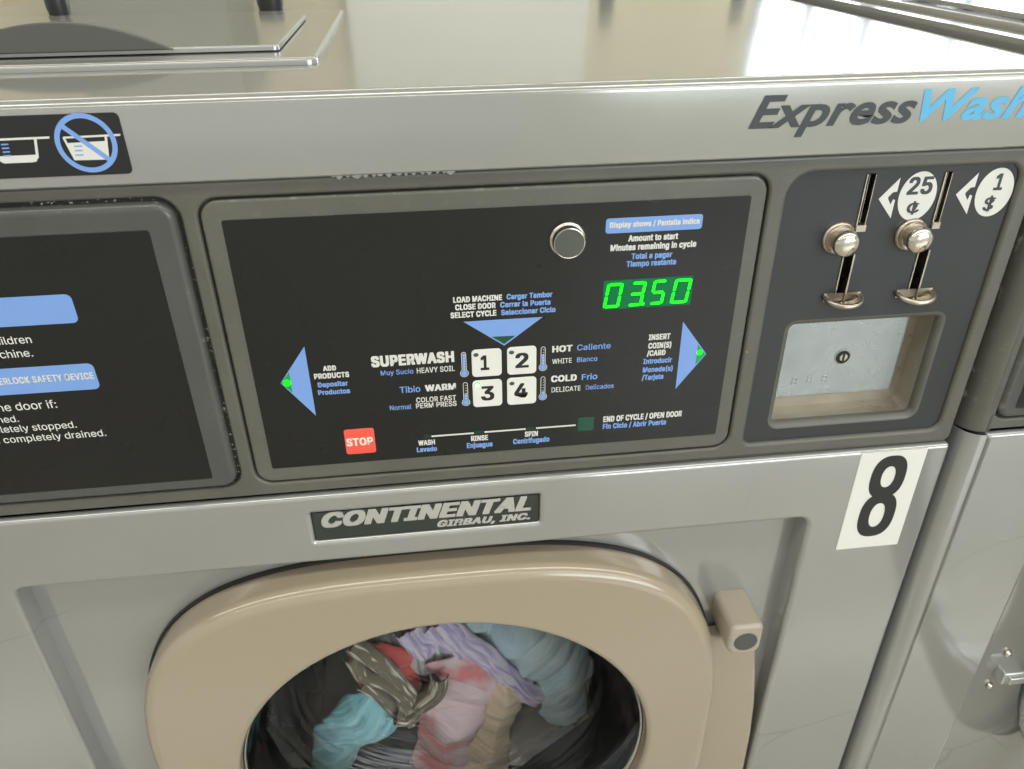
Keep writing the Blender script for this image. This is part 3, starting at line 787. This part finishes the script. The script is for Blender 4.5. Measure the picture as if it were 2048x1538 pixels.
# ================================================================ laundry in the drum
def cloth_mat(name, col, col2=None, stripes=0., rough=.85, lo=.42, hi=.58):
    m = mat(name, col, rough, sheen=.3)
    nt = m.node_tree; p = nt.nodes['Principled BSDF']; tc = nt.nodes.new('ShaderNodeTexCoord')
    def tex(sx, sy, detail):
        mp = nt.nodes.new('ShaderNodeMapping'); mp.inputs['Scale'].default_value = (sx, sy, 1)
        n = nt.nodes.new('ShaderNodeTexNoise'); n.inputs['Scale'].default_value = 1; n.inputs['Detail'].default_value = detail; n.inputs['Distortion'].default_value = .6
        nt.links.new(tc.outputs['UV'], mp.inputs[0]); nt.links.new(mp.outputs[0], n.inputs['Vector']); return n
    # fine creases that run along the folds, then the weave
    a = tex(330, 42, 4); b1 = nt.nodes.new('ShaderNodeBump'); b1.inputs['Strength'].default_value = .55; b1.inputs['Distance'].default_value = .005
    b2 = nt.nodes.new('ShaderNodeBump'); b2.inputs['Strength'].default_value = .4; b2.inputs['Distance'].default_value = .0006
    wv = tex(1900, 1900, 1)
    nt.links.new(a.outputs['Fac'], b1.inputs['Height']); nt.links.new(wv.outputs['Fac'], b2.inputs['Height'])
    nt.links.new(b1.outputs[0], b2.inputs['Normal']); nt.links.new(b2.outputs[0], p.inputs['Normal'])
    if col2:
        r = nt.nodes.new('ShaderNodeValToRGB')
        w = tex(stripes, stripes*.09, 1.5) if stripes else tex(24, 20, 2)
        r.color_ramp.elements[0].position = lo; r.color_ramp.elements[1].position = hi
        r.color_ramp.elements[0].color = (*col, 1); r.color_ramp.elements[1].color = (*col2, 1)
        nt.links.new(w.outputs['Fac'], r.inputs[0]); nt.links.new(r.outputs[0], p.inputs['Base Color'])
    return m
def ribbons(name, label, cat, strips, m, seed):
    mb = MB(); UV = []
    for pts, wid, Y, nf in strips:
        P = [at(*gx(*p), Y) for p in pts]; C = []
        for i in range(len(P)-1):
            p0, p1, p2, p3 = P[max(i-1, 0)], P[i], P[i+1], P[min(i+2, len(P)-1)]
            for k in range(14):
                t = k/14
                C.append(tuple(.5*((2*p1[d])+(-p0[d]+p2[d])*t+(2*p0[d]-5*p1[d]+4*p2[d]-p3[d])*t*t+(-p0[d]+3*p1[d]-3*p2[d]+p3[d])*t**3) for d in (0, 1)))
        N = len(C); prev = None; NV = 40; ln = 0
        for i, c in enumerate(C):
            a, b = C[max(i-1, 0)], C[min(i+1, N-1)]; tx, tz = b[0]-a[0], b[1]-a[1]; l = math.hypot(tx, tz) or 1; tx /= l; tz /= l
            if i: ln += math.dist(C[i-1], c)
            ww = wid*(1+.22*noise.noise(Vector((i*.12, seed, Y))))/2
            row = []
            for j in range(NV+1):
                v = -1+2*j/NV
                wob = noise.noise(Vector((ln*.035, v*1.4, seed+Y)))
                fold = abs(math.sin((v*nf+wob*1.6+ln*.012)*PI))**.75
                y = Y-wid*.20*(1-v*v)-wid*.10*fold-3*wob+6*abs(v)**6
                row.append((c[0]-tz*ww*v, y, c[1]+tx*ww*v)); UV.append(((v*wid/2+wob*3)*.001, ln*.001))
            cur = mb.ring3(row)
            if prev: mb.bridge(prev, cur, 0, False)
            prev = cur
    cx = sum(v[0] for v in mb.v)/len(mb.v); cz = min(v[2] for v in mb.v); Y = strips[0][2]
    o = mb.obj(name, m, None, (cx*.001, Y*.001, (cz+ZT)*.001), sharp=180)
    uv = o.data.uv_layers.new(name='UVMap')
    for lp in o.data.loops: uv.data[lp.index].uv = UV[lp.vertex_index]
    o.location = (cx*.001, Y*.001, (cz+ZT)*.001)
    md = o.modifiers.new('thickness', 'SOLIDIFY'); md.thickness = .0012; md.offset = 0
    return tag(o, label, cat)
def garment(name, label, cat, P, Y, m, ang, amp, seed, lam=16., bulge=26., rag=2.2, step=3.0):
    P = ccw([at(*gx(*p), Y) for p in P])
    # dense, slightly ragged outline
    L = []
    n = len(P)
    for i in range(n):
        p0, p1, p2, p3 = P[i-1], P[i], P[(i+1) % n], P[(i+2) % n]
        k = max(2, int(math.dist(p1, p2)/step))
        for j in range(k):
            t = j/k
            q = [.5*((2*p1[d])+(-p0[d]+p2[d])*t+(2*p0[d]-5*p1[d]+4*p2[d]-p3[d])*t*t+(-p0[d]+3*p1[d]-3*p2[d]+p3[d])*t**3) for d in (0, 1)]
            nn = noise.noise_vector(Vector((q[0]*.09, q[1]*.09, seed)))
            n2_ = noise.noise_vector(Vector((q[0]*.03, q[1]*.03, seed+5)))
            L.append((q[0]+nn.x*rag*2.4+n2_.x*7, q[1]+nn.y*rag*2.4+n2_.y*7))
    xs = [p[0] for p in L]; zs = [p[1] for p in L]
    def inside(x, z):
        c = False
        for i in range(len(L)):
            a, b = L[i-1], L[i]
            if (a[1] > z) != (b[1] > z) and x < (b[0]-a[0])*(z-a[1])/(b[1]-a[1])+a[0]: c = not c
        return c
    def ed(x, z):
        d = 1e9
        for i in range(len(L)):
            a, b = L[i-1], L[i]; ex, ez = b[0]-a[0], b[1]-a[1]; q = ex*ex+ez*ez or 1
            t = max(0, min(1, ((x-a[0])*ex+(z-a[1])*ez)/q))
            d = min(d, math.hypot(x-a[0]-t*ex, z-a[1]-t*ez))
        return d
    vs = [Vector(p) for p in L]; N = len(L); rnd = random.Random(seed)
    x = min(xs)
    st_ = 1.9
    while x < max(xs):
        z = min(zs)
        while z < max(zs):
            q = (x+rnd.uniform(-.5, .5), z+rnd.uniform(-.5, .5))
            if inside(*q) and ed(*q) > 1.2: vs.append(Vector(q))
            z += st_
        x += st_
    V, _, Fc, *_r = delaunay_2d_cdt(vs, [(i, (i+1) % N) for i in range(N)], [], 1, 1e-4)
    c, s_ = math.cos(ang), math.sin(ang)
    mb = MB(); UV = []
    for p in V:
        x, z = p.x, p.y
        w = noise.noise_vector(Vector((x*.014, z*.014, seed*3.1)))
        w2 = noise.noise_vector(Vector((x*.05, z*.05, seed*1.7)))
        u = (x*c+z*s_)+w.x*22+w2.x*2.5
        f = abs(math.sin(u*PI/lam))**.75*.6+abs(math.sin((u*.57+w.y*18+3)*PI/lam))**.75*.6+abs(math.sin((u*1.9+w2.y*6)*PI/lam))*.14
        rg_ = sum(a_*(.5-abs(noise.noise(Vector((x*k_+w.x*.6, z*k_+w.y*.6, seed+k_*50))))*1.6) for k_, a_ in ((.018, 1.), (.045, .35)))
        cr = noise.noise(Vector((x*.10, z*.10, seed+9)))*.5+abs(noise.noise(Vector((x*.04, z*.04, seed+4))))*1.1
        e = min(1., ed(x, z)/26.)
        y = Y+bulge*.6*(1-e)**1.8-amp*(f-.5)*(.35+.65*e)-amp*.5*rg_
        mb.v.append((x, y, z)); UV.append((u*.001, (-x*s_+z*c+w.z*14)*.001))
    for f in Fc:
        a, b, c_ = (V[i] for i in f[:3])
        f = list(f)
        if (b-a).cross(c_-a) < 0: f.reverse()
        mb.f.append(tuple(f)); mb.m.append(0)
    cx, cz = sum(xs)/len(xs), min(zs)
    o = mb.obj(name, m, None, (cx*.001, Y*.001, (cz+ZT)*.001), sharp=180)
    uv = o.data.uv_layers.new(name='UVMap')
    for lp in o.data.loops: uv.data[lp.index].uv = UV[lp.vertex_index]
    o.location = (cx*.001, Y*.001, (cz+ZT)*.001)
    md = o.modifiers.new('thickness', 'SOLIDIFY'); md.thickness = .0012; md.offset = 1
    tag(o, label, cat, None)
    return o
garment('shirt', 'pale blue shirt tumbling at the upper right behind the porthole glass', 'shirt',
    [(1080, 80), (1300, 75), (1520, 100), (1690, 210), (1725, 330), (1710, 480), (1690, 590), (1590, 655), (1500, 610), (1470, 500), (1390, 430), (1310, 340), (1220, 240), (1110, 170)],
    122, cloth_mat('pale_blue_cotton', (.55, .72, .80), (.66, .80, .85)), 2.35, 15, 3.3, 44, 26, 1.2)
ribbons('blouse', 'lilac lace blouse hanging diagonally between the blue and pink laundry', 'blouse',
    [([(1010, 90), (1110, 190), (1220, 270), (1330, 370), (1400, 430), (1480, 470)], 23, 112, 2.2), ([(850, 130), (900, 190), (960, 235)], 30, 118, 2.6), ([(960, 110), (1040, 170), (1130, 240)], 26, 121, 2.4)],
    cloth_mat('lilac_lace', (.52, .43, .68), (.82, .72, .86), 330), 7.1)
garment('printed_top', 'grey white printed top wedged under the lilac blouse', 'clothing',
    [(870, 225), (1050, 190), (1210, 255), (1225, 330), (1060, 355), (890, 355)],
    126, cloth_mat('grey_white_print', (.46, .49, .56), (.85, .86, .87), 230, .85, .44, .52), .5, 8, 11.9, 26, 12, 1.2)
ribbons('striped_scarf', 'twisted brown and cream striped scarf at the upper left of the drum', 'scarf',
    [([(590, 215), (680, 275), (770, 345), (850, 440), (900, 520)], 16, 106, 1.1), ([(585, 280), (640, 360), (730, 395), (810, 440), (860, 520), (870, 590)], 11, 102, 1.0), ([(1010, 370), (1000, 440), (930, 500), (870, 560), (800, 560)], 16, 100, 1.3), ([(640, 400), (720, 450), (790, 520), (850, 580)], 12, 108, 1.0)],
    cloth_mat('brown_cream_stripes', (.19, .155, .10), (.80, .73, .60), 330, .85, .53, .61), 5.2)
garment('red_cloth', 'red cloth showing between the folds of the striped scarf', 'clothing',
    [(590, 290), (740, 215), (880, 275), (905, 370), (880, 470), (740, 500), (640, 450)],
    122, cloth_mat('red_cotton', (.75, .10, .08)), 1.3, 8, 2.2, 34, 16, 1.2)
garment('grey_garment', 'dark grey garment behind the red cloth and the lilac blouse', 'clothing',
    [(640, 210), (760, 130), (900, 110), (950, 250), (920, 360), (780, 340)],
    134, cloth_mat('grey_knit', (.12, .13, .13), (.2, .21, .2), 200), .3, 8, 8.4, 24, 16, 1.2)
garment('washcloth', 'teal crumpled washcloth at the lower left of the porthole', 'cloth',
    [(590, 480), (700, 465), (800, 560), (775, 660), (650, 730), (600, 800), (560, 900), (420, 900), (405, 700), (480, 580)],
    110, cloth_mat('teal_terry', (.25, .62, .68), (.38, .74, .77), 150), 2.0, 11, 6.6, 24, 18, 1.6)
garment('dress', 'pink and coral dress hanging down the middle of the porthole', 'dress',
    [(915, 540), (1000, 440), (950, 350), (1050, 315), (1190, 285), (1310, 360), (1310, 450), (1230, 570), (1190, 690), (1150, 900), (890, 900), (935, 660)],
    110, cloth_mat('pink_coral_cotton', (.86, .30, .30), (.88, .68, .71), 0, .85, .40, .56), 1.15, 14, 9.7, 40, 20, 1.2)
garment('towel', 'beige towel hanging beside the pink dress', 'towel',
    [(1280, 390), (1370, 395), (1385, 560), (1330, 690), (1310, 900), (1100, 900), (1180, 650), (1245, 500)],
    106, cloth_mat('beige_cotton', (.80, .62, .42), (.86, .70, .50), 200), 1.1, 10, 4.4, 40, 16, 1.2)

# ================================================================ the neighbouring machine: copies of the parts
DX = .676
nb = wm.copy(); COL.objects.link(nb)
nb.location = (ROOT[0]+DX, ROOT[1], .005)
nb['label'] = 'neighbouring grey washing machine at the right edge, its door standing open'
skip = {'number_sticker', 'door_latch', 'lettering', 'dosing_sticker'}
def copy_part(o, parent):
    c = o.copy(); COL.objects.link(c); c.parent = parent
    for ch in list(o.children): copy_part(ch, c)
    return c
for ch in list(wm.children):
    if ch.name.split('.')[0] in skip: continue
    c = copy_part(ch, nb)
    if ch.name == 'door':
        p = Vector(((-121)*.001-ROOT[0], .008-ROOT[1], 0))
        c.matrix_local = Matrix.Translation(p+Vector((.055, 0, 0))) @ Matrix.Rotation(math.radians(-76), 4, 'Z') @ Matrix.Translation(-p)
mb = MB()                                       # hinge on the neighbour's open doorway
mb.plate(rr(-131, -112, -434, -421, 1.5), 3, 12.9, 1.2)
mb.plate(rr(-127, -112, -431.5, -424, 1), 0, 4, .8)
hg = mb.obj('hinge', 'silver', nb, ROOT)
for x, z in ((-128, -406), (-131, -446)):
    m2 = MB(); m2.lathe(x, z, [(3.4, 12.9), (3.2, 11), (2.1, 9.8), (.5, 9.4)], 0, 20)
    m2.obj('screw', 'chrome', hg, ROOT, sharp=60)

# ================================================================ the room that lights it
def plane_obj(name, x0, x1, y0, y1, z0, z1, m, kind='structure'):
    mb = MB(); mb.box(x0*1e3, x1*1e3, y0*1e3, y1*1e3, z0*1e3-ZT, z1*1e3-ZT)
    o = mb.obj(name, m)
    if kind: o['kind'] = kind
    return o
M['floor'] = mat('beige_floor_tile', (.42, .39, .33), .2, coat=.6, coatr=.12, var=.08, vscale=4)
M['wall'] = mat('cream_wall_paint', (.62, .56, .40), .7)
M['wallw'] = mat('white_wall_paint', (.72, .73, .66), .6)
M['ceil'] = mat('white_ceiling', (.75, .74, .70), .8)
M['frame'] = mat('aluminium_frame', (.36, .37, .41), .4, .2)
M['pane'] = mat('daylight_pane', (.5, .5, .5), .4, emis=(.88, .95, 1), estr=4.5)
M['lamp'] = mat('fluorescent_diffuser', (.8, .8, .8), .5, emis=(1, .97, .9), estr=6.)
M['cab'] = mat('grey_cabinet_paint', (.22, .22, .19), .4)
plane_obj('floor', -6, 8, -6, 5, -.05, 0, 'floor')
plane_obj('ceiling', -6, 8, -6, 5, 2.75, 2.8, 'ceil')
mb = MB()
mb.cap([[(-6000, -ZT), (8000, -ZT), (8000, 2750-ZT), (-6000, 2750-ZT)], [(1500, 500-ZT), (4600, 500-ZT), (4600, 2300-ZT), (1500, 2300-ZT)]], 3000)
mb.obj('wall', 'wall', kind='structure')
mb = MB()
mb.box(1500, 4600, 3060, 3080, 500-ZT, 2300-ZT, 0)
win = mb.obj('window', 'pane'); tag(win, 'bright daylight window in the cream wall behind the machines', 'window')
mb = MB()
for x in (1500, 1720, 1990, 2400, 3000, 3700, 4560): mb.box(x, x+40, 2990, 3050, 500-ZT, 2300-ZT)
mb.box(1540, 4560, 3000, 3040, 500-ZT, 540-ZT); mb.box(1540, 4560, 3000, 3040, 2260-ZT, 2300-ZT)
mb.obj('window_frame', 'frame', win)
mb = MB(); mb.box(-130, 800, 2940, 2998, 2-ZT, 2300-ZT)  # door added out of view for the pale band reflected in the top
tag(mb.obj('reflection_door', 'wallw'), 'white flush door, added unseen to give the top its pale reflected band', 'door')
mb = MB(); mb.box(-1000, -480, 2500, 2990, 2-ZT, 1900-ZT)  # cabinet added out of view for the dark patch reflected in the lid
tag(mb.obj('reflection_cabinet', 'cab'), 'grey cabinet, added unseen to give the lid its dark reflection', 'cabinet')
mb = MB()
mb.cap([[(700, -ZT), (8000, -ZT), (8000, 2750-ZT), (700, 2750-ZT)], [(1100, 760-ZT), (5600, 760-ZT), (5600, 2450-ZT), (1100, 2450-ZT)]], -4200, 0, True)
mb.obj('wall', 'wallw', kind='structure')
mb = MB(); mb.box(1100, 5600, -4280, -4260, 760-ZT, 2450-ZT)
w2 = tag(mb.obj('shop_window', 'pane'), 'wide bright shop window facing the row of machines', 'window')
mb = MB()
for x in (1100, 2580, 4060, 5540): mb.box(x, x+60, -4250, -4190, 760-ZT, 2450-ZT)
mb.obj('window_frame', 'frame', w2)
M['cartm'] = mat('dark_grey_tube', (.05, .05, .055), .4)
ct_ = empty('reflection_cart', (1.03, 2.6, 0), 'dark two-post cart, added unseen to give the top its dark reflected streaks', 'laundry cart')  # cart added out of view; its posts make dark reflected streaks
def cpart(mb, name):
    return mb.obj(name, 'cartm', ct_, (1.03, 2.6, 0))
for x in (790, 1270):
    mb = MB(); mb.lathez(x, 2600, [(26, 90-ZT), (26, 1560-ZT), (20, 1570-ZT)], 0, 20); cpart(mb, 'post')
    for dx in (-12, 12):
        mb = MB(); mb.tube([(x+dx, 2600+45*math.cos(k*PI/10), 46-ZT+45*math.sin(k*PI/10)) for k in range(20)], 12, 0, 8, True); cpart(mb, 'wheel')
mb = MB()
for z in (300, 620):
    mb.tube([(790, 2430, z-ZT), (1270, 2430, z-ZT), (1270, 2770, z-ZT), (790, 2770, z-ZT)], 12, 0, 10, True)
for x in (790, 950, 1110, 1270):
    for y in (2430, 2770): mb.tube([(x, y, 300-ZT), (x, y, 620-ZT)], 8, 0, 8)
cpart(mb, 'basket')
LAMPS = [(x, y) for y in (-.75, -2.7, 1.5) for x in (-2.6, -1.36, -.12, 1.12, 2.36, 3.6)]
for i, (x, y) in enumerate(LAMPS):
    t = empty('ceiling_light', (x, y, 2.74), 'long fluorescent ceiling light above the row of machines', 'ceiling light', 'fluorescent ceiling lights')
    mb = MB(); mb.box(-610, 610, -160, 160, -30-ZT, 8-ZT); mb.obj('housing', 'wallw', t)
    mb = MB(); mb.box(-590, 590, -140, 140, -36-ZT, -31-ZT); mb.obj('diffuser', 'lamp', t)

# ================================================================ world, camera, view
w = bpy.data.worlds.new('World'); S.world = w; w.use_nodes = True
bg = w.node_tree.nodes['Background']; bg.inputs[0].default_value = (.93, .95, .9, 1); bg.inputs[1].default_value = .6
cam = bpy.data.cameras.new('camera'); co = bpy.data.objects.new('camera', cam); COL.objects.link(co)
cam.sensor_width = 36; cam.lens = F/2048*36; cam.clip_start = .02; cam.clip_end = 60
r, d, f = (Vector(v) for v in RM)
m3 = Matrix((r, -d, -f)).transposed()
co.matrix_world = Matrix.Translation(Vector((CAM[0]*.001, CAM[1]*.001, (CAM[2]+ZT)*.001))) @ m3.to_4x4()
cam.dof.use_dof = True; cam.dof.focus_distance = .43; cam.dof.aperture_fstop = 16
S.camera = co
S.render.engine = 'CYCLES'
S.cycles.max_bounces = 7; S.cycles.diffuse_bounces = 3; S.cycles.glossy_bounces = 4; S.cycles.transparent_max_bounces = 10
S.view_settings.view_transform = 'Standard'; S.view_settings.look = 'None'
S.view_settings.exposure = .42; S.view_settings.gamma = 1
